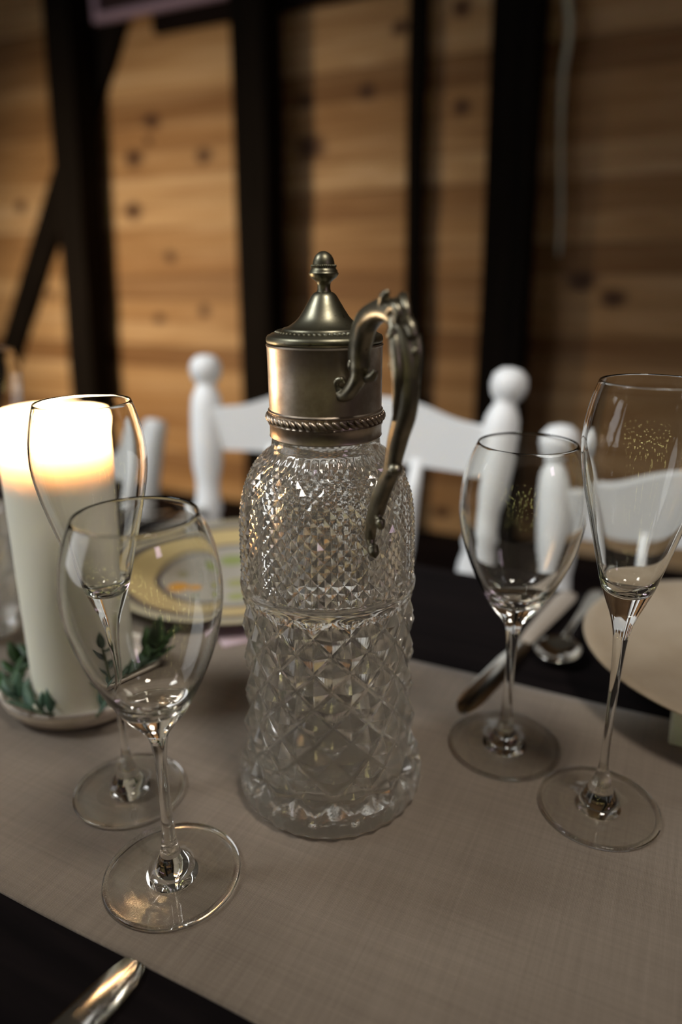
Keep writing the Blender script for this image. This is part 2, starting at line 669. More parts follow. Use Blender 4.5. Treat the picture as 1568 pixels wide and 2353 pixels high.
def timber(name, xb, xt, w, y0, y1, z0, z1, mat, label, cat, seed=0, wb=None):
    """a hewn upright or beam with uneven edges"""
    rr = random.Random(seed)
    n = 14
    v, f = [], []
    for i in range(n+1):
        t = i/n
        x = xb+(xt-xb)*t
        ww = (w if wb is None else wb+(w-wb)*t)
        l, r = x-ww/2+rr.uniform(-1, 1)*0.0025, x+ww/2+rr.uniform(-1, 1)*0.0025
        zz = z0+(z1-z0)*t
        v += [(l, y0, zz), (r, y0, zz), (r, y1, zz), (l, y1, zz)]
        if i:
            a, c = (i-1)*4, i*4
            for k in range(4):
                k2 = (k+1) % 4
                f.append((a+k, a+k2, c+k2, c+k))
    f += [(3, 2, 1, 0), tuple(n*4+k for k in range(4))]
    o = obj(name, v, f, mat, None, False)
    return tag(o, label, cat, 'timbers standing against the pine wall' if cat == 'post' else None, 'structure')


PY0, PY1 = 1.725, 1.815
timber('timber_post', -1.853, -1.665, 0.100, PY0, PY1, 0.0, 2.75, POSTWOOD, 'leaning dark timber post crossed by the diagonal brace behind the candle', 'post', 1, 0.098)
timber('timber_post', -1.142, -1.092, 0.098, PY0, PY1, 0.0, 2.75, POSTWOOD, 'upright dark timber post directly behind the lidded glass jug', 'post', 2)
timber('timber_post', -0.425, -0.462, 0.098, PY0, PY1, 0.0, 2.75, POSTWOOD, 'upright dark timber post beside the hanging pale cord', 'post', 3, 0.106)
timber('timber_batten', -0.690, -0.700, 0.032, 1.795, 1.843, 0.33, 2.75, POSTWOOD, 'narrow dark batten on the pine wall between two timber posts', 'batten', 4)
# diagonal brace
b = MB()
dz = Vector((0.66, 0, 1.0)).normalized()
mrot = Matrix.Translation((-1.925, 1.829, TZ+0.50)) @ Vector(dz).to_track_quat('Z', 'Y').to_matrix().to_4x4()
bx = MB(); bx.box((-0.045, -0.013, -0.95), (0.045, 0.013, 1.15))
ang = math.atan2(0.66, 1.0)
mrot = Matrix.Translation((-1.925, 1.829, TZ+0.50)) @ Matrix.Rotation(ang, 4, 'Y')
b.add([mrot @ p for p in bx.v], bx.f)
structure('timber_brace', b, POSTWOOD, 'diagonal dark timber brace running behind the leaning post', 'brace')
b = MB(); b.box((-1.475, 1.818, TZ+0.912), (1.2, 1.842, TZ+1.08))
structure('timber_beam', b, BEAMWOOD, 'dark horizontal beam high on the pine wall', 'beam')
b = MB(); b.box((-4.2, 1.76, 0.0), (2.6, 1.842, 0.322), 0.004)
structure('baseboard_back', b, BEAMWOOD, 'deep dark sill board along the foot of the pine wall', 'baseboard')

# lilac framed picture hung high over the brace
pic = empty('framed_picture', (-1.40, 1.795, TZ+1.21))
tag(pic, 'dark picture with a thin lilac frame hung above the diagonal brace', 'picture')
b = MB(); b.box((-0.235, -0.002, -0.24), (0.235, 0.012, 0.24)); b.build('picture_panel', PICTURE, pic, False)
for lo, hi in (((-0.255, -0.012, -0.258), (0.255, 0.012, -0.238)), ((-0.255, -0.012, 0.238), (0.255, 0.012, 0.258)),
               ((-0.255, -0.012, -0.238), (-0.235, 0.012, 0.238)), ((0.235, -0.012, -0.238), (0.255, 0.012, 0.238))):
    b = MB(); b.box(lo, hi, 0.002); b.build('frame_rail', LILACPAINT, pic, False)

b = MB()
b.sweep([(-0.355, 1.80, TZ+1.6, .006, .006), (-0.362, 1.80, TZ+1.1, .006, .006), (-0.358, 1.795, TZ+0.86, .008, .008), (-0.345, 1.795, TZ+0.77, .007, .007), (-0.352, 1.80, TZ+0.68, .007, .007), (-0.345, 1.802, TZ+0.55, .0045, .0045),
         (-0.332, 1.80, TZ+0.42, .004, .004), (-0.328, 1.80, TZ+0.32, .003, .003)], 8, 5)
tag(b.build('hanging_cord', CORDMAT), 'pale cord hanging down the dark wall beside the post', 'cord')

# ------------------------------------------------------------------ table
table = empty('dining_table', (0, 0.3255, 0))
tag(table, 'long dark stained wooden table under the linen runner', 'table')
TX0, TX1 = -2.3, 1.3
nb = 6
for k in range(nb):
    b = MB()
    y0 = -0.3255 + 0.651*k/nb
    b.box((TX0, y0+0.0007, TZ-0.032), (TX1, y0+0.651/nb-0.0007, TZ-0.0006), 0.0012)
    b.build('board', TABLEWOOD, table, False)
b = MB(); b.box((TX0+0.1, -0.24, TZ-0.12), (TX1-0.1, 0.24, TZ-0.032)); b.build('apron', TABLEWOOD, table, False)
for sx in (TX0+0.14, TX1-0.14):
    for sy in (-0.2, 0.2):
        b = MB(); b.box((sx-0.04, sy-0.04, 0), (sx+0.04, sy+0.04, TZ-0.12), 0.004); b.build('leg', TABLEWOOD, table, False)

# linen runner: thin cloth with soft waves and slightly wandering edges
nx, ny = 150, 34
v, f = [], []
RT = 0.0012
X0, X1 = -1.6, 0.95


def edge_front(x):
    return 0.1705 - 0.035*(x+0.2)*(0.25) + 0.0012*sin(9*x+1) + 0.0006*sin(31*x)


def edge_back(x):
    return 0.4655 + 0.0016*sin(11*x) - 0.020*max(0, -0.10-x)*(1 if x > -0.3 else 0.0) - (0.004 if x <= -0.3 else 0) + 0.0005*sin(37*x)


def wave(x, y):
    return 0.00035*(sin(7*x+3*y+0.4)+sin(16*y-5*x)+0.6*sin(23*x+2))


for layer in (0, 1):
    for i in range(nx+1):
        x = X0+(X1-X0)*i/nx
        a, c = edge_front(x), edge_back(x)
        for j in range(ny+1):
            y = a+(c-a)*j/ny
            e = min(j, ny-j)/2.0
            h = 0.0 if layer == 0 else RT + 0.0010 + wave(x, y)*min(1, e)
            v.append((x, y, TZ-0.0002+h))
K = (nx+1)*(ny+1)
for i in range(nx):
    for j in range(ny):
        q = i*(ny+1)+j
        f.append((K+q, K+q+ny+1, K+q+ny+2, K+q+1))
for i in range(nx):
    for j in (0, ny):
        q = i*(ny+1)+j
        f.append((q, q+ny+1, K+q+ny+1, K+q) if j == 0 else (q+ny+1, q, K+q, K+q+ny+1))
runner = tag(obj('table_runner', v, f, LINEN), 'greyish beige linen runner laid along the dark table', 'table runner')
RZ = TZ + 0.0022    # top of the cloth

# ------------------------------------------------------------------ lidded claret jug
jug = empty('claret_jug', (-0.1649, 0.3142, RZ), radians(-37.30))
tag(jug, 'lidded cut glass jug with aged silver collar and scrolled handle', 'jug')

N = 180
bodyR = [(0.0000, .0485), (0.0015, .0510), (0.0054, .0527), (0.0095, .0533), (0.0131, .0532), (0.0315, .0498), (0.0552, .0476), (0.0696, .0467), (0.0987, .0468), (0.1305, .0464), (0.147, .0464),
         (0.1643, .0460), (0.1727, .0452), (0.1799, .0439), (0.1893, .0405), (0.1956, .0368), (0.2009, .0315), (0.2035, .0285), (0.2056, .0276), (0.2085, .0272), (0.2095, .0258), (0.2190, .0256)]


def interp(tab, z):
    for (z0, r0), (z1, r1) in zip(tab, tab[1:]):
        if z <= z1:
            return r0 + (r1-r0)*(z-z0)/(z1-z0)
    return tab[-1][1]


verts, faces, flat = [], [], []


def ring(r, z, mod=None):
    s = len(verts)
    for k in range(N):
        th = 2*pi*(k+0.5)/N
        rr = r if not callable(r) else r(k)
        verts.append((rr*cos(th), rr*sin(th), z))
    return s


def band(a, c, fl=False, diag=None):
    for k in range(N):
        k2 = (k+1) % N
        if diag is None:
            if fl:
                flat.append(len(faces))
            faces.append((a+k, a+k2, c+k2, c+k))
        else:
            for tri in (((a+k, a+k2, c+k), (a+k2, c+k2, c+k)) if diag(k) else ((a+k, a+k2, c+k2), (a+k, c+k2, c+k))):
                if fl:
                    flat.append(len(faces))
                faces.append(tri)


# outside, from the bottom centre up
bc = len(verts); verts.append((0, 0, 0.0022))
r0 = ring(0.043, 0.0016)
for k in range(N):
    faces.append((bc, r0+(k+1) % N, r0+k))
prev = r0
flute = lambda amp: (lambda r: (lambda k: r + amp*cos(2*pi*k*30/N)))
for zz in (0.0, 0.0015, 0.0054, 0.0095, 0.0131):
    c = ring(flute(0.0004 if zz < .004 else 0.0006)(interp(bodyR, zz)), zz)
    band(prev, c); prev = c
# large diamonds: 15 around, lattice column = 3 mesh columns
LZ0, LZ1, LR, SUB = 0.0150, 0.1270, 11, 6
HL = 0.0028
rows = LR*SUB
first = True
for j in range(rows+1):
    zz = LZ0 + (LZ1-LZ0)*j/rows
    base = interp(bodyR, zz)

    def rad(k, j=j, base=base, zz=zz):
        ci, s = divmod(k, SUB)
        cj, t = divmod(j, SUB)
        s /= SUB; t /= SUB
        h = abs(1-s-t) if (ci+cj) % 2 == 0 else abs(s-t)
        ed = min(1.0, j/6.0, (rows-j)/4.0)
        return base + 0.0006 - HL*(1-max(0.0, h-0.14)/0.86)*min(1.0, 0.25+ed)
    c = ring(rad, zz)
    jj = j-1

    def dg(k, jj=jj):
        return ((k//SUB) + (max(jj, 0)//SUB)) % 2 == 0
    band(prev, c, True, dg if not first else None)
    prev = c; first = False
# smooth band between the two cuts
for zz, dr in ((0.1282, 0.0), (0.1296, 0.0006), (0.1312, 0.0008), (0.1328, 0.0004), (0.1336, -0.0008)):
    c = ring(interp(bodyR, zz)+dr, zz); band(prev, c); prev = c
# small diamonds: 45 around
UZ = [0.1345]
while UZ[-1] < 0.1985:
    zc = UZ[-1]
    sl = (interp(bodyR, zc+0.002)-interp(bodyR, zc-0.002))/0.004
    pitch = 0.0037 if zc < 0.18 else 0.0033
    UZ.append(zc + pitch/sqrt(1+sl*sl))
UZ2 = []
for a_, b_ in zip(UZ, UZ[1:]):
    UZ2 += [a_, (a_+b_)/2]
UZ2.append(UZ[-1])
for j, zz in enumerate(UZ2):
    base = interp(bodyR, zz)
    hs = 0.0015*min(1.0, base/0.042+0.1)

    def rad2(k, j=j, base=base, hs=hs):
        ci, s = divmod(k, 2)
        cj, t = divmod(j, 2)
        s /= 2; t /= 2
        h = abs(1-s-t) if (ci+cj) % 2 == 0 else abs(s-t)
        return base + 0.0003 - hs*(1-h)
    c = ring(rad2, zz)
    band(prev, c, True, (lambda k, j=j: (k//2 + max(j-1, 0)//2) % 2 == 0))
    prev = c
for zz, r in ((0.2024, .0296), (0.2036, .0283), (0.2044, .0279), (0.2056, .0276), (0.2085, .0272), (0.2095, .0258), (0.2180, .0256), (0.2186, .0246), (0.2180, .0236)):
    c = ring(r, zz); band(prev, c); prev = c
# inside, back down
for zz, r in ((0.2095, .0236), (0.2040, .0238), (0.2000, .0262), (0.1940, .0322), (0.1880, .0358), (0.1800, .0384), (0.1700, .0396), (0.1500, .0402), (0.1300, .0403), (0.1000, .0404), (0.0700, .0405), (0.0400, .0412), (0.0240, .0412), (0.0170, .0390), (0.0130, .0330), (0.0115, .0220)):
    c = ring(r, zz); band(prev, c); prev = c
tc = len(verts); verts.append((0, 0, 0.0112))
for k in range(N):
    faces.append((prev+k, prev+(k+1) % N, tc))
obj('glass_body', verts, faces, CRYSTAL, jug, True, flat)

# silver collar: sleeve, rolled edges, rope band
collar = MB()
collar.lathe([(.0262, .2092), (.0278, .2092), (.0283, .2098), (.0281, .2106), (.0281, .2150), (.0287, .2158), (.0288, .2166), (.0283, .2172), (.0282, .2214), (.0287, .2220), (.0287, .2227), (.0280, .2233),
              (.0281, .2400), (.0282, .2530), (.0286, .2538), (.0284, .2545), (.0268, .2545), (.0266, .2400), (.0266, .2200), (.0262, .2092)], 96)
collar = collar.build('collar', SILVER, jug, True, 40)
rope = MB()
nr = 50
for k in range(nr):
    th = 2*pi*k/nr
    m = Matrix.Rotation(th, 4, 'Z') @ Matrix.Translation((.0288, 0, .2193)) @ Matrix.Rotation(radians(52), 4, 'X')
    rope.ball((0, 0, 0), (.0014, .0011, .0030), 8, 6, m)
rope.build('rope_band', SILVER, collar)

lid = MB()
lid.lathe([(0, .2548), (.0274, .2548), (.0281, .2552), (.0284, .2562), (.0283, .2574), (.0277, .2584), (.0268, .2588), (.0262, .2590), (.0258, .2594), (.0250, .2596), (.0242, .2599), (.0215, .2606), (.0205, .2608), (.0203, .2614), (.0198, .2618),
           (.0188, .2620), (.0176, .2624), (.0158, .2635), (.0143, .2646), (.0131, .2657), (.0118, .2672), (.0107, .2689), (.0097, .2704), (.0088, .2720), (.0078, .2736), (.0069, .2751), (.0061, .2764), (.0052, .2774), (.0043, .2780), (.0035, .2783), (0, .2785)], 80)
lid = lid.build('lid', TARNISH, jug, True, 50)
gad = MB()
for k in range(58):
    th = 2*pi*k/58
    m = Matrix.Rotation(th, 4, 'Z') @ Matrix.Translation((.0227, 0, .2603)) @ Matrix.Rotation(radians(35), 4, 'Z') @ Matrix.Rotation(radians(12), 4, 'Y')
    gad.ball((0, 0, 0), (.0019, .0007, .0006), 8, 5, m)
gad.build('gadroon_ring', TARNISH, lid)
fin = MB()
fin.lathe([(0, .2778), (.0036, .2779), (.0034, .2786), (.0031, .2794), (.0031, .2812), (.0034, .2826), (.0046, .2836), (.0060, .2846), (.0069, .2858), (.0071, .2866), (.0066, .2871), (.0066, .2877), (.0061, .2883), (.0057, .2890), (.0057, .2903),
           (.0052, .2906), (.0051, .2916), (.0047, .2930), (.0038, .2946), (.0024, .2958), (.0010, .2964), (0, .2965)], 40)
for k in range(36):
    th = 2*pi*k/36
    fin.ball((.0057*cos(th), .0057*sin(th), .2897), (.00045, .00045, .0008), 6, 4)
fin.build('finial', TARNISH, lid, True, 50)

# scrolled handle
hd = MB()
groove = lambda th: 1.0 - 0.16*(abs(cos(th*1.0)) ** 6) - 0.10*(abs(sin(th)) ** 8)
P = [(0.025, -0.006, 0.2394, 0.002, 0.0026), (0.0248, -0.005, 0.2352, 0.003, 0.0032), (0.0287, -0.0035, 0.2334, 0.0035, 0.0037), (0.0337, -0.0024, 0.237, 0.0034, 0.0037), (0.0366, -0.001, 0.242, 0.0037, 0.004), (0.0363, 0, 0.2471, 0.00534, 0.00502), (0.0363, 0, 0.2536, 0.00603, 0.00524), (0.0388, 0, 0.2607, 0.00615, 0.00547), (0.0436, 0, 0.2672, 0.0058, 0.00547), (0.0518, 0, 0.2712, 0.00545, 0.00524), (0.0606, 0, 0.2726, 0.00557, 0.00547), (0.0688, 0, 0.2706, 0.0056, 0.0052), (0.0735, 0, 0.265, 0.00594, 0.00504), (0.077, 0, 0.2556, 0.00621, 0.00522), (0.0776, 0, 0.2446, 0.00612, 0.00504), (0.0762, 0, 0.2336, 0.00576, 0.00468), (0.071, 0, 0.2215, 0.00522, 0.00414), (0.0678, 0, 0.2121, 0.00468, 0.0036), (0.066, 0, 0.206, 0.00432, 0.00342)]
hd.sweep(P, 16, 6, (0, 1, 0), groove)
T = [(.0672, 0, .2090, .0030, .0030), (.0655, 0, .2050, .0040, .0036), (.0620, 0, .2002, .0046, .0034), (.0564, 0, .1917, .0052, .0036), (.0522, .0005, .1840, .0050, .0034), (.0470, .0008, .1756, .0035, .0028), (.0461, .0008, .1700, .0033, .0026), (.0470, .0005, .1672, .0022, .0022), (.0495, 0, .1650, .0012, .0014)]
hd.sweep(T, 14, 6, (0, 1, 0), groove)
# lower knob and leaf tips
hd.ball((.0700, -.0008, .2080), (.0040, .0036, .0030), 12, 8)
hd.sweep([(.0545, 0, .1880, .0020, .0022), (.0543, 0, .1842, .0024, .0024), (.0560, -.0003, .1815, .0016, .0018), (.0578, -.0006, .1800, .0026, .0024), (.0590, -.0008, .1783, .0018, .0018), (.0594, -.0008, .1772, .0004, .0004)], 10, 4)
hd.sweep([(.0488, 0, .1670, .0014, .0014), (.0498, 0, .1652, .0030, .0028), (.0520, -.0003, .1632, .0026, .0026), (.0540, -.0006, .1616, .0004, .0004)], 10, 4)
hd.sweep([(.0530, .0, .1880, .0016, .0016), (.0506, .001, .1875, .0016, .0018), (.0490, .001, .1862, .0010, .0012), (.0486, .001, .1848, .0004, .0004)], 8, 4)
# collar scroll and its leaf
hd.sweep([(.0285, -.0035, .2345, .0020, .0024), (.0262, -.0062, .2368, .0018, .0018), (.0268, -.0068, .2398, .0016, .0016), (.0290, -.0052, .2408, .0014, .0014), (.0300, -.0040, .2392, .0004, .0006)], 8, 5)
hd.sweep([(.0375, .0020, .2420, .0022, .0026), (.0420, .0030, .2432, .0024, .0026), (.0448, .0030, .2452, .0016, .0018), (.0455, .0025, .2470, .0004, .0004)], 8, 4)
hd.ball((.0352, -.0036, .2478), (.0018, .0018, .0030), 8, 6)
# acanthus leaves on the shoulder and along the outer edge
hd.sweep([(.0560, .003, .2735, .0010, .0016), (.0625, .004, .2762, .0018, .0020), (.0680, .003, .2776, .0022, .0022), (.0720, .001, .2765, .0020, .0022), (.0755, 0, .2735, .0018, .0020), (.0775, 0, .2690, .0006, .0010)], 8, 5)
hd.sweep([(.0610, -.003, .2740, .0014, .0018), (.0650, -.004, .2778, .0020, .0022), (.0668, -.004, .2796, .0014, .0016), (.0672, -.004, .2806, .0004, .0004)], 8, 5)
hd.sweep([(.0690, -.004, .2720, .0020, .0020), (.0745, -.005, .2745, .0022, .0022), (.0775, -.005, .2728, .0020, .0020), (.0772, -.005, .2695, .0018, .0018), (.0752, -.005, .2690, .0006, .0008)], 8, 5)
hd.sweep([(.0755, 0, .2700, .0020, .0026), (.0790, 0, .2670, .0026, .0028), (.0808, 0, .2640, .0022, .0024), (.0806, 0, .2618, .0005, .0006)], 8, 5)
hd.sweep([(.0705, -.003, .2690, .0020, .0024), (.0755, -.005, .2600, .0030, .0024), (.0785, -.0055, .2500, .0026, .0022), (.0775, -.005, .2400, .0018, .0016), (.0750, -.0045, .2300, .0006, .0008)], 8, 6)
hd.sweep([(.0795, .002, .2640, .0020, .0026), (.0812, .002, .2570, .0026, .0028), (.0810, .001, .2480, .0024, .0026), (.0798, 0, .2380, .0012, .0016)], 8, 6)
hd.ball((.0822, 0, .2578), (.0016, .0016, .0020), 8, 6)
hd.ball((.0742, -.0058, .2640), (.0024, .0020, .0026), 8, 6)
hd.sweep([(.0715, 0, .2560, .0014, .0020), (.0698, -.002, .2530, .0018, .0020), (.0696, -.002, .2500, .0014, .0016), (.0705, 0, .2470, .0005, .0006)], 8, 4)
hd.sweep([(.0735, .001, .2200, .0012, .0014), (.0650, .003, .2180, .0014, .0014), (.0632, .003, .2155, .0014, .0014), (.0640, .002, .2120, .0006, .0008)], 8, 4)
hd.build('handle', HANDLE, jug, True, 60)

# ------------------------------------------------------------------ stemware
WINE = dict(
    foot=[(0, .0016), (.020, .0014), (.0325, .0001), (.0341, .0004), (.0347, .0013), (.0341, .0023), (.0300, .0025), (.0220, .0030), (.0150, .0043), (.0105, .0062), (.0082, .0088), (.0064, .0122), (.0047, .0170), (.0039, .0215), (.0035, .0250)],
    stem=[(.0035, .0250), (.0031, .0320), (.0029, .0450), (.0028, .0560), (.0030, .0680), (.0034, .0755), (.0041, .0812)],
    bowl=[(.0041, .0812), (.0055, .0858), (.0078, .0895), (.0108, .0935), (.0150, .0990), (.0190, .1060), (.0235, .1150), (.0285, .1270), (.0322, .1390), (.0344, .1500), (.0352, .1580), (.0350, .1660), (.0338, .1750), (.0318, .1835), (.0293, .1900), (.0268, .1952), (.0264, .1955),
          (.0260, .1951), (.0285, .1898), (.0310, .1832), (.0330, .1748), (.0342, .1660), (.0344, .1580), (.0336, .1500), (.0313, .1392), (.0276, .1275), (.0225, .1160), (.0180, .1085), (.0130, .1040), (.0075, .1018), (0, .1012)])
FLUTE = dict(
    foot=[(0, .0016), (.018, .0014), (.0304, .0001), (.0319, .0004), (.0325, .0013), (.0319, .0023), (.0280, .0025), (.0200, .0032), (.0140, .0048), (.0102, .0072), (.0082, .0108), (.0060, .0160), (.0036, .0225), (.0026, .0280)],
    stem=[(.0026, .0280), (.0023, .0340), (.0023, .0520), (.0024, .0700), (.0026, .0835), (.0031, .0970), (.0038, .1060)],
    bowl=[(.0038, .1060), (.0048, .1115), (.0066, .1180), (.0085, .1230), (.0106, .1285), (.0128, .1345), (.0148, .1420), (.0172, .1510), (.0200, .1620), (.0230, .1735), (.0256, .1840), (.0276, .1940), (.0286, .2030), (.0285, .2110), (.0274, .2200), (.0252, .2290), (.0236, .2340), (.0232, .2343),
          (.0228, .2339), (.0244, .2289), (.0265, .2198), (.0276, .2110), (.0277, .2030), (.0267, .1942), (.0247, .1845), (.0220, .1740), (.0190, .1628), (.0162, .1520), (.0138, .1435), (.0115, .1375), (.0080, .1330), (.0040, .1308), (0, .1303)])


def dense(prof, s=3):
    """smooth a profile with a Catmull-Rom curve"""
    P = [Vector((r, z, 0)) for r, z in prof]
    out = []
    for i in range(len(P)-1):
        a, b_, c, d = P[max(i-1, 0)], P[i], P[i+1], P[min(i+2, len(P)-1)]
        for k in range(s):
            t = k/s
            q = 0.5*((2*b_) + (c-a)*t + (2*a-5*b_+4*c-d)*t*t + (3*b_-a-3*c+d)*t*t*t)
            out.append((max(q.x, 0.0), q.y))
    out.append(prof[-1])
    out[0] = prof[0]
    return out


def make_glass(name, spec):
    root = empty(name, (0, 0, 0))
    for part in ('foot', 'stem', 'bowl'):
        b = MB()
        b.lathe(dense(spec[part]), 72)
        o = b.build(part, GLASS, root)
        me = o.data
        if part == 'foot':
            me.materials.append(THIN_FOOT)
            rim = spec['foot'][4][0]
            for p in me.polygons:
                r = sqrt(p.center.x**2 + p.center.y**2)
                if 0.0115 < r < rim-0.0034:
                    p.material_index = 1
    return root


def place(o, x, y, s, label, cat, group, rz=0.0):
    o.location = (x, y, RZ)
    o.scale = (s, s, s)
    o.rotation_euler = (0, 0, rz)
    return tag(o, label, cat, group)


wine = make_glass('wine_glass', WINE)
place(wine, -0.2031, 0.2143, 0.98, 'empty wine glass with its foot nearest the runner front edge', 'wine glass', 'wine glasses on the runner')
place(copy_tree(wine), -0.0789, 0.3889, 1.01, 'empty wine glass standing between the jug and the tan plate', 'wine glass', 'wine glasses on the runner', 0.7)
fl = make_glass('champagne_flute', FLUTE)
place(fl, -0.2653, 0.2524, 0.975, 'empty champagne flute just in front of the lit candle', 'champagne flute', 'champagne flutes on the runner')
place(copy_tree(fl), -0.0174, 0.3572, 1.02, 'empty champagne flute in front of the tan plate', 'champagne flute', 'champagne flutes on the runner', 0.5)
place(copy_tree(fl), -0.5545, 0.4250, 0.965, 'champagne flute behind the candle, its rim peeking past the candle top', 'champagne flute', 'champagne flutes on the runner', 1.1)

# pressed-glass tumbler behind the candle dish
tum = MB()
tv, tf = [], []
rows_ = [(0.0305, 0.0), (0.0325, 0.001)]
n = 48
zz = [0.0, 0.002] + [0.006+0.0055*i for i in range(15)] + [0.092, 0.104, 0.1055]
rr_ = lambda h: 0.031 + 0.008*h/0.105
for i, h in enumerate(zz):
    for k in range(n):
        dr = 0.0014 if (2 <= i <= 16 and (k+i) % 2 == 0) else 0.0
        r = rr_(h) + dr
        tv.append((r*cos(2*pi*k/n), r*sin(2*pi*k/n), h))
no = len(zz)
for h in (0.1050, 0.08, 0.05, 0.014, 0.010):
    r = rr_(h) - (0.0030 if h < .1 else 0.0022) - (0.003 if h < 0.012 else 0)
    for k in range(n):
        tv.append((r*cos(2*pi*k/n), r*sin(2*pi*k/n), h))
tot = no+5
for i in range(tot-1):
    for k in range(n):
        k2 = (k+1) % n
        tf.append((i*n+k, i*n+k2, (i+1)*n+k2, (i+1)*n+k))
tf.append(tuple(range(n-1, -1, -1)))
tf.append(tuple((tot-1)*n+k for k in range(n)))
t_ = obj('glass_tumbler', tv, tf, CRYSTAL, None, True, list(range(2*n, 17*n)))
t_.location = (-0.520, 0.350, RZ)
tag(t_, 'dimpled pressed glass tumbler standing beyond the candle dish', 'tumbler')

# ------------------------------------------------------------------ candle in its dish
dish = MB()
dish.lathe([(0, .0016), (.030, .0012), (.040, .0003), (.046, .0006), (.0515, .0036), (.0545, .0080), (.0562, .0125), (.0568, .0150), (.0564, .0165), (.0552, .0168), (.0540, .0158), (.0525, .0120), (.0490, .0084), (.0430, .0068), (.0300, .0064), (0, .0064)], 72)
dish = dish.build('candle_dish', DISHMAT)
dish.location = (-0.3665, 0.3195, RZ)
tag(dish, 'small shallow brown and cream dish holding candle and greenery', 'dish')

candle = empty('pillar_candle', (-0.3552, 0.3092, RZ+0.0066))
candle.rotation_euler = (radians(-0.3), radians(0.9), 0)
tag(candle, 'tall thick ivory pillar candle burning in the leafy dish', 'candle')
H = 0.2015
CR = 0.0338
SH = H-0.105
cb = MB()
cb.lathe(dense([(0, 0), (.0328, 0), (.0337, .0010), (CR, .0030), (CR, .040), (CR, .080), (CR, SH), (CR, H-.06), (CR, H-.026), (CR+.0003, H-.016), (CR+.0015, H-.009), (CR+.0018, H-.005), (CR+.0006, H-.0012), (CR-.0018, H+.0004), (CR-.0040, H-.0010), (CR-.0048, H-.0040)], 3), 64)
cb.lathe([(CR-.0001, H-.062), (.02, H-.063), (0, H-.063)], 64)
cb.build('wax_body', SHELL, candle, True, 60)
wk = MB()
wk.sweep([(0, 0, H-.063, .0010, .0010), (.0002, 0, H-.050, .0010, .0010), (.0010, .0003, H-.034, .0007, .0007)], 8, 4)
wk.build('wick', WICK, candle)
fm = MB()
fm.lathe(dense([(0, H-.0400), (.0030, H-.0370), (.0054, H-.0290), (.0056, H-.0210), (.0040, H-.0110), (.0018, H-.003), (0, H+.003)], 3), 20)
fm.build('flame', FLAME, candle)
fl_lamp = lamp('flame_light', 'POINT', (0, 0, H-.005), 0.31, (1.0, 0.84, 0.68), 0.005)
fl_lamp.parent = candle

# ------------------------------------------------------------------ greenery sprigs tucked round the candle
def leaf_mesh(name, L, W, mat, curl=0.25, fold=0.2, thick=0.0):
    v, f = [], []
    n = 6
    for i in range(n+1):
        t = i/n
        w = W*(sin(pi*min(1, t*0.97+0.03))**0.8)*(1-0.25*t) if 0 < i < n else W*0.04
        x = L*t
        zc = curl*L*t*t
        v += [(x, -w, zc+fold*w), (x, 0, zc-thick), (x, w, zc+fold*w), (x, 0, zc+thick*0.4+0.0004)]
        if i:
            a, c = (i-1)*4, i*4
            for k in range(4):
                k2 = (k+1) % 4
                f.append((a+k, c+k, c+k2, a+k2))
    f += [(0, 1, 2, 3), (n*4+3, n*4+2, n*4+1, n*4)]
    me = bpy.data.meshes.new(name)
    me.from_pydata(v, [], f)
    me.materials.append(mat)
    me.polygons.foreach_set('use_smooth', [True]*len(f))
    return me


LM_DARK = leaf_mesh('leaf', .020, .0066, LEAF_DARK, 0.2, 0.3, .0006)
LM_BLUE = leaf_mesh('leaf', .022, .0046, LEAF_BLUE, 0.3, 0.35, .0008)
LM_GREY = leaf_mesh('leaf', .021, .0055, LEAF_GREY, 0.25, 0.3, .0009)


def sprig(loc, spine, leaves, mesh, label, seed, size=1.0):
    """spine: local points of the stem; leaves: number; each leaf its own child"""
    rr = random.Random(seed)
    root = empty('greenery_sprig', loc)
    tag(root, label, 'greenery', 'sprigs of greenery in the candle dish')
    b = MB()
    b.sweep([(*p, .0010, .0010) for p in spine], 6, 4, (0.1, 0.2, 1))
    b.build('stem', STEMMAT, root)
    S = [Vector(p) for p in spine]
    for k in range(leaves):
        t = (k+0.6)/leaves*(len(S)-1)
        i = min(int(t), len(S)-2)
        p = S[i].lerp(S[i+1], t-i)
        d = (S[i+1]-S[i]).normalized()
        lf = bpy.data.objects.new('leaf', mesh)
        COL.objects.link(lf)
        lf.parent = root
        az = math.atan2(d.y, d.x) + (1 if k % 2 else -1)*rr.uniform(0.5, 1.25)
        el = rr.uniform(0.15, 0.95)
        lf.location = p
        lf.rotation_euler = Euler((rr.uniform(-.5, .5), -el, az), 'XYZ')
        s = size*rr.uniform(0.75, 1.15)
        lf.scale = (s, s, s)
    tip = bpy.data.objects.new('leaf', mesh)
    COL.objects.link(tip)
    tip.parent = root
    tip.location = S[-1]
    d = (S[-1]-S[-2]).normalized()
    tip.rotation_euler = (0, -math.asin(max(-1, min(1, d.z))), math.atan2(d.y, d.x))
    tip.scale = (size,)*3
    return root


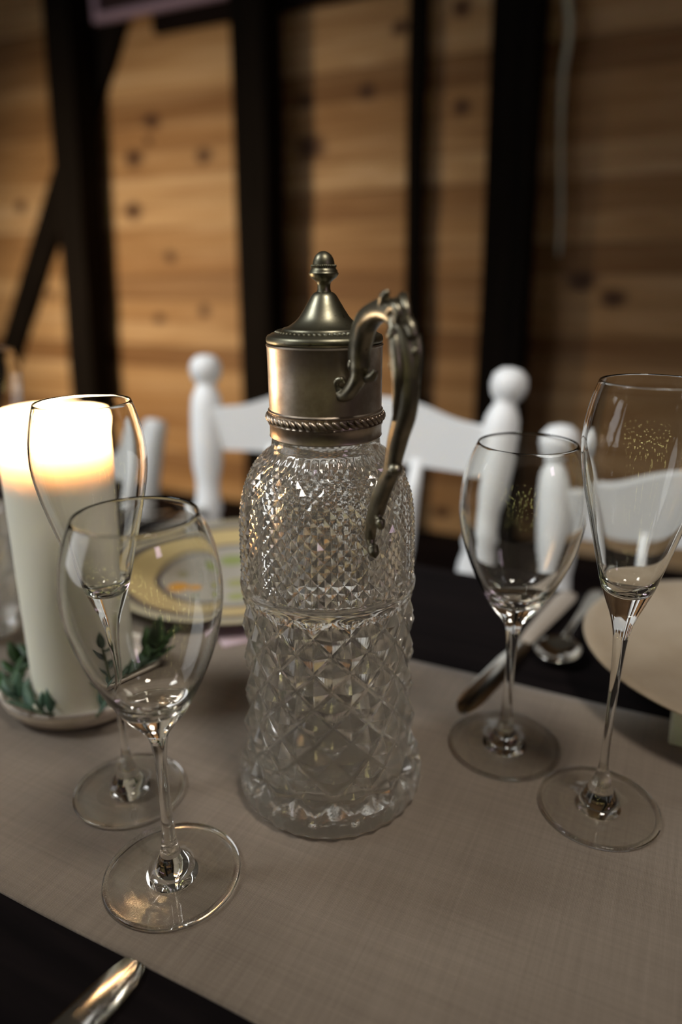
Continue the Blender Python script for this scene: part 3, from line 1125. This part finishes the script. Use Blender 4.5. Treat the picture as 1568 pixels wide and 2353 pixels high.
DZ = RZ
sprig((-0.402, 0.286, DZ+.0155), [(0.010, -.012, 0), (0, 0, .001), (-.006, .014, .006), (-.006, .030, .012)], 12, LM_DARK, 'dark green sprig lying in the dish on the candle side nearest the tumbler', 3, 0.85)
sprig((-0.3560, 0.2680, DZ+.0165), [(.012, .003, .000), (0, 0, .001), (-.012, .001, .002), (-.024, .004, .003)], 10, LM_BLUE, 'blue green sprig draped over the dish rim in front of the candle', 5, 0.8)
sprig((-0.3200, 0.3360, DZ+.0165), [(-.004, -.012, 0), (0, 0, .002), (.002, .006, .010), (.003, .009, .018)], 16, LM_DARK, 'dark rosette sprig standing up between candle and jug', 8, 1.15)
sprig((-0.3150, 0.3050, DZ+.0160), [(-.004, -.012, 0), (0, 0, .002), (.002, .010, .004), (.003, .020, .006)], 8, LM_GREY, 'grey green sprig lying in the dish behind the flute stem', 12, 0.75)
sprig((-0.3165, 0.2885, DZ+.0170), [(.000, -.008, 0), (0, 0, .006), (-.004, .004, .020), (-.007, .006, .036)], 7, LM_GREY, 'pale green sprig climbing the candle side behind the two glasses', 21, 0.7)

# ------------------------------------------------------------------ plates, napkin, block
pl = MB()
pl.lathe([(0, .0030), (.066, .0030), (.068, .0004), (.072, .0004), (.074, .0040), (.090, .0075), (.112, .0125), (.127, .0158), (.1282, .0168), (.1275, .0176), (.112, .0150), (.092, .0105), (.082, .0080), (.074, .0068), (0, .0066)], 96)
pl = pl.build('painted_plate', PLATE_PAINTED)
pl.location = (-0.3800, 0.5320, TZ+0.0025)
tag(pl, 'yellow rimmed plate with dark rings and painted fruit behind the jug', 'plate')

b = MB()
mm = Matrix.Translation((-0.334, 0.452, TZ)) @ Matrix.Rotation(radians(20), 4, 'Z')
b.box((-.030, -.030, .0012), (.032, .030, .0040), .0008, Matrix.Translation((-0.318, 0.4560, TZ)) @ Matrix.Rotation(radians(52), 4, 'Z'))
tag(b.build('folded_napkin', LILAC, None, False), 'folded pale lilac napkin corner poking out below the painted plate', 'napkin')

b = MB()
b.box((0.0149, 0.4360, RZ), (0.115, 0.585, TZ+0.0330), .0012)
tag(b.build('display_block', BLOCKMAT, None, False), 'pale green painted block propping up the tan plate', 'block')
pt = MB()
pt.lathe([(0, .0), (.070, .0), (.088, .0025), (.108, .0058), (.1148, .0075), (.1155, .0084), (.1148, .0092), (.106, .0085), (.088, .0056), (.080, .0048), (.068, .0040), (0, .0038)], 96)
pt = pt.build('tan_plate', PLATE_TAN)
pt.location = (0.0635, 0.5155, TZ+0.0332)
tag(pt, 'round tan plate raised on a pale green block', 'plate')


# ------------------------------------------------------------------ cutlery
def outline_solid(b, pts, prof, z0=0.0, zt=0.0, m=None):
    """pts: list of (s, half width left, half width right, thickness, z) along the length"""
    n = 8
    v, f = [], []
    for (s, l, r, th, zc) in pts:
        for k in range(n):
            a = 2*pi*k/n
            w = (r if cos(a) > 0 else l)
            p = Vector((cos(a)*w, s, zc + sin(a)*th))
            v.append(m @ p if m else p)
    for i in range(len(pts)-1):
        for k in range(n):
            k2 = (k+1) % n
            f.append((i*n+k, i*n+k2, (i+1)*n+k2, (i+1)*n+k))
    f.append(tuple(range(n-1, -1, -1)))
    f.append(tuple((len(pts)-1)*n+k for k in range(n)))
    b.add(v, f)


def table_knife(loc, rz, label, handle_mat, zoff=0.0, tilt=0.0):
    root = empty('table_knife', loc, rz)
    root.rotation_euler = (tilt, 0, rz)
    tag(root, label, 'knife', 'table knives')
    b = MB()     # tip at +Y end, blade 0 .. .115
    outline_solid(b, [(-.002, .0050, .0050, .0012, .0022), (.010, .0062, .0066, .0010, .0022), (.030, .0075, .0088, .0009, .0020), (.070, .0082, .0100, .0009, .0018), (.092, .0080, .0100, .0008, .0016), (.104, .0072, .0088, .0007, .0014), (.111, .0058, .0060, .0006, .0013), (.1145, .0034, .0028, .0005, .0012), (.1155, .0010, .0008, .0003, .0012)], None)
    b.build('blade', STEEL, root, True, 35)
    b = MB()
    outline_solid(b, [(-.110, .0030, .0030, .0016, .0026), (-.107, .0078, .0078, .0034, .0036), (-.095, .0094, .0094, .0040, .0041), (-.060, .0086, .0086, .0040, .0041), (-.020, .0068, .0068, .0036, .0037), (-.004, .0058, .0058, .0030, .0031), (-.001, .0048, .0048, .0020, .0024)], None)
    b.build('knife_handle', handle_mat, root, True, 50)
    return root


def spoon(loc, rz, label):
    root = empty('teaspoon', loc, rz)
    tag(root, label, 'spoon', 'spoons beside the plates')
    # bowl (towards -Y), a shallow thin shell
    v, f = [], []
    nu, nv = 8, 20
    for layer, dz in ((0, 0.0), (1, -.0009)):
        for i in range(nu+1):
            q = i/nu
            for k in range(nv):
                a = 2*pi*k/nv
                wx, wy = .0175*q, (.0235 if sin(a) < 0 else .0220)*q
                v.append((wx*cos(a)*(1-.12*sin(a)), wy*sin(a), .0074*q*q + .0012 + dz))
    for layer in (0, 1):
        o_ = layer*(nu+1)*nv
        for i in range(nu):
            for k in range(nv):
                k2 = (k+1) % nv
                q = (o_+i*nv+k, o_+i*nv+k2, o_+(i+1)*nv+k2, o_+(i+1)*nv+k)
                f.append(q if layer == 0 else q[::-1])
    e = nu*nv
    for k in range(nv):
        k2 = (k+1) % nv
        f.append((e+k, e+k2, (nu+1)*nv+e+k2, (nu+1)*nv+e+k))
    obj('spoon_bowl', v, f, STEEL, root)
    b = MB()
    outline_solid(b, [(.0205, .0040, .0040, .0010, .0082), (.028, .0028, .0028, .0015, .0096), (.050, .0026, .0026, .0015, .0092), (.085, .0040, .0040, .0013, .0056), (.115, .0064, .0064, .0011, .0030), (.130, .0068, .0068, .0010, .0024), (.138, .0040, .0040, .0008, .0022), (.1395, .001, .001, .0004, .0022)], None)
    b.build('spoon_handle', STEEL2, root, True, 50)
    return root


# knife in front, knife and spoon by each far plate
table_knife((-0.1997, 0.0585, TZ), radians(-6.5), 'shiny knife on dark wood by the runner front edge, rounded tip lit', STEEL2)
table_knife((-0.0962, 0.5240, TZ+0.0015), radians(171), 'pale handled knife lying across the runner edge beside the teaspoon', BONE, 0, radians(-0.3))
spoon((-0.0690, 0.5205, TZ), radians(-5), 'small shiny teaspoon between the pale handled knife and tan plate')
table_knife((-0.548, 0.585, TZ), radians(176), 'steel knife lying beside the yellow painted plate', STEEL2)
spoon((-0.583, 0.545, TZ), radians(-2), 'teaspoon lying beside the knife near the yellow painted plate')


# ------------------------------------------------------------------ white chairs
def bend_pts(pts):
    return pts


def chair(x0, y0, x1, y1, ztop, label, finial=True, rake=.055, splay=.028, spin=3):
    """posts' finial tops at (x0,y0) and (x1,y1), height ztop above the table top"""
    zt = TZ + ztop
    root = empty('spindle_chair', ((x0+x1)/2, (y0+y1)/2-0.12, 0), math.atan2(y1-y0, x1-x0))
    tag(root, label, 'chair', 'white wooden chairs behind the table')
    W = sqrt((x1-x0)**2+(y1-y0)**2)/2
    yt = 0.12                     # finial tops in local coordinates
    seat_z = 0.45
    fall = zt - seat_z
    k = fall/0.44
    for s in (-1, 1):
        b = MB()
        ax = Vector((s*(splay*fall/0.24*0.8), rake*fall/0.24, fall)).normalized()
        base = Vector((s*W, yt, zt)) - ax*(fall/ax.z)
        L = fall/ax.z
        d = L
        if finial:
            prof = [(0, 0), (.0150, 0), (.0165, .02), (.0140, .06), (.0175, .12), (.0180, d-.220), (.0150, d-.205), (.0185, d-.195), (.0150, d-.180), (.0150, d-.160), (.0190, d-.140), (.0205, d-.105), (.0200, d-.070), (.0185, d-.055), (.0150, d-.046), (.0120, d-.040), (.0125, d-.036), (.0175, d-.031), (.0205, d-.020), (.0185, d-.009), (.0110, d-.002), (0, d)]
        else:
            prof = [(0, 0), (.0150, 0), (.0165, .02), (.0140, .06), (.0175, .12), (.0190, d-.10), (.0170, d-.04), (.0175, d-.010), (.0140, d-.002), (0, d)]
        b.lathe(prof, 20, c=base, axis=ax)
        b.build('back_post', WHITEPAINT, root)
    # crest rail, scalloped with a raised middle
    b = MB()
    v, f = [], []
    n = 36
    th = .010
    for i in range(n+1):
        t = -1 + 2*i/n
        u = abs(t)
        if finial:
            top = -.0405 - .024*(1/(1+math.exp(-(u-.60)*11)))
            bot = -.113 - .003*u
        else:
            top = -.024 - .040*math.exp(-((u-.62)/.20)**2) + .022*max(0, (u-.80)/.2)
            bot = -.100
        xx = t*(W-.004)
        yo = yt - .014*(1-u*u)*-1 + rake/0.24*((top+bot)/2)
        for yy, zz in ((-th, bot), (th, bot), (th, top), (-th, top)):
            v.append((xx, yo+yy, zt+zz))
        if i:
            a, c = (i-1)*4, i*4
            for q in range(4):
                q2 = (q+1) % 4
                f.append((a+q, a+q2, c+q2, c+q))
    f += [(3, 2, 1, 0), (n*4, n*4+1, n*4+2, n*4+3)]
    b.add(v, f)
    o = b.build('crest_rail', WHITEPAINT, root, True, 40)
    for i in range(spin):
        t = (i+1)/(spin+1)*2-1
        t *= 1.04
        top = Vector((t*W*.94, yt+.014*(1-t*t)+rake/.24*-.105, zt-.108))
        bot = Vector((t*W*.70, yt-.060*(fall/.44)-.055, seat_z+.004))
        ax = top-bot
        L = ax.length
        b = MB()
        b.lathe([(0, 0), (.0080, 0), (.0095, L*.25), (.0115, L*.42), (.0100, L*.47), (.0118, L*.50), (.0098, L*.53), (.0112, L*.62), (.0125, L*.74), (.0090, L*.90), (.0068, L), (0, L)], 14, c=bot, axis=ax.normalized())
        b.build('spindle', WHITEPAINT, root)
    b = MB()
    vs = []
    ns = 28
    sv, sf = [], []
    for zz, sc in ((seat_z-.032, .94), (seat_z-.008, 1.0), (seat_z, .985)):
        for q in range(ns):
            a = 2*pi*q/ns
            cx, sy = cos(a), sin(a)
            e = 0.5
            px = math.copysign(abs(cx)**e, cx)*(.195)*sc
            py = math.copysign(abs(sy)**e, sy)*(.195)*sc - .17
            sv.append((px, py, zz))
    for i in range(2):
        for q in range(ns):
            q2 = (q+1) % ns
            sf.append((i*ns+q, i*ns+q2, (i+1)*ns+q2, (i+1)*ns+q))
    sf += [tuple(range(ns-1, -1, -1)), tuple(2*ns+q for q in range(ns))]
    b.add(sv, sf)
    b.build('seat', WHITEPAINT, root, True, 40)
    for sx in (-1, 1):
        for yt2, yb in ((-.31, -.355), (-.03, .03)):
            b = MB()
            p0 = Vector((sx*.185, yb, 0)); p1 = Vector((sx*.145, yt2, seat_z-.025))
            ax = p1-p0; L = ax.length
            b.lathe([(0, 0), (.011, 0), (.0145, L*.2), (.013, L*.35), (.018, L*.5), (.016, L*.7), (.013, L), (0, L)], 14, c=p0, axis=ax.normalized())
            b.build('leg', WHITEPAINT, root)
    return root


chair(-0.5570, 0.7509, -0.1717, 0.7783, 0.190, 'white spindle chair with ball finials directly behind the jug')
chair(-0.1180, 0.7620, 0.2700, 0.7760, 0.1365, 'white chair with lower ball finials behind the tan plate')
chair(-1.0950, 0.8000, -0.7080, 0.8150, 0.083, 'white chair with flat posts and scalloped top, half hidden by the candle', False)

# ------------------------------------------------------------------ fairy lights strung behind the photographer
BULB = NT('yellow_bulb_glow')
BULB.b.inputs['Base Color'].default_value = (0.3, 0.3, 0.1, 1)
BULB.b.inputs['Emission Color'].default_value = (1.0, 0.93, 0.36, 1)
BULB.b.inputs['Emission Strength'].default_value = 22
BULB.m.cycles.emission_sampling = 'NONE'
fairy = empty('string_lights', (0, -1.95, 0))
tag(fairy, 'string of small warm yellow bulbs between two dark poles, reflected in the glasses', 'string lights')
rf = random.Random(4)
b = MB()
cp = [Vector((-2.0 + 4.0*i/64, 0.05*sin(i*1.1), TZ + 0.32 + 0.30*sin(i*0.85) + 0.10*sin(i*2.3))) for i in range(65)]
b.sweep([(*p, .003, .003) for p in cp], 6, 2, (0, 1, 0.01))
b.build('cord', TABLEWOOD, fairy)
for sx in (-2.0, 2.0):
    b = MB(); b.lathe([(0, 0), (.12, 0), (.12, .012), (.018, .02), (.018, 1.75), (0, 1.75)], 14, c=(sx, 0.03, 0))
    b.build('pole', POSTWOOD, fairy, True, 40)
b = MB(); b.ball((0, 0, 0), (.011, .011, .017), 8, 6)
bulb0 = None
for i, p in enumerate(cp[1:-1]):
    if bulb0 is None:
        q = bulb0 = b.build('bulb', BULB.m, fairy)
    else:
        q = bulb0.copy(); COL.objects.link(q); q.parent = fairy
    q.location = p + Vector((rf.uniform(-.01, .01), rf.uniform(-.01, .01), -.018))
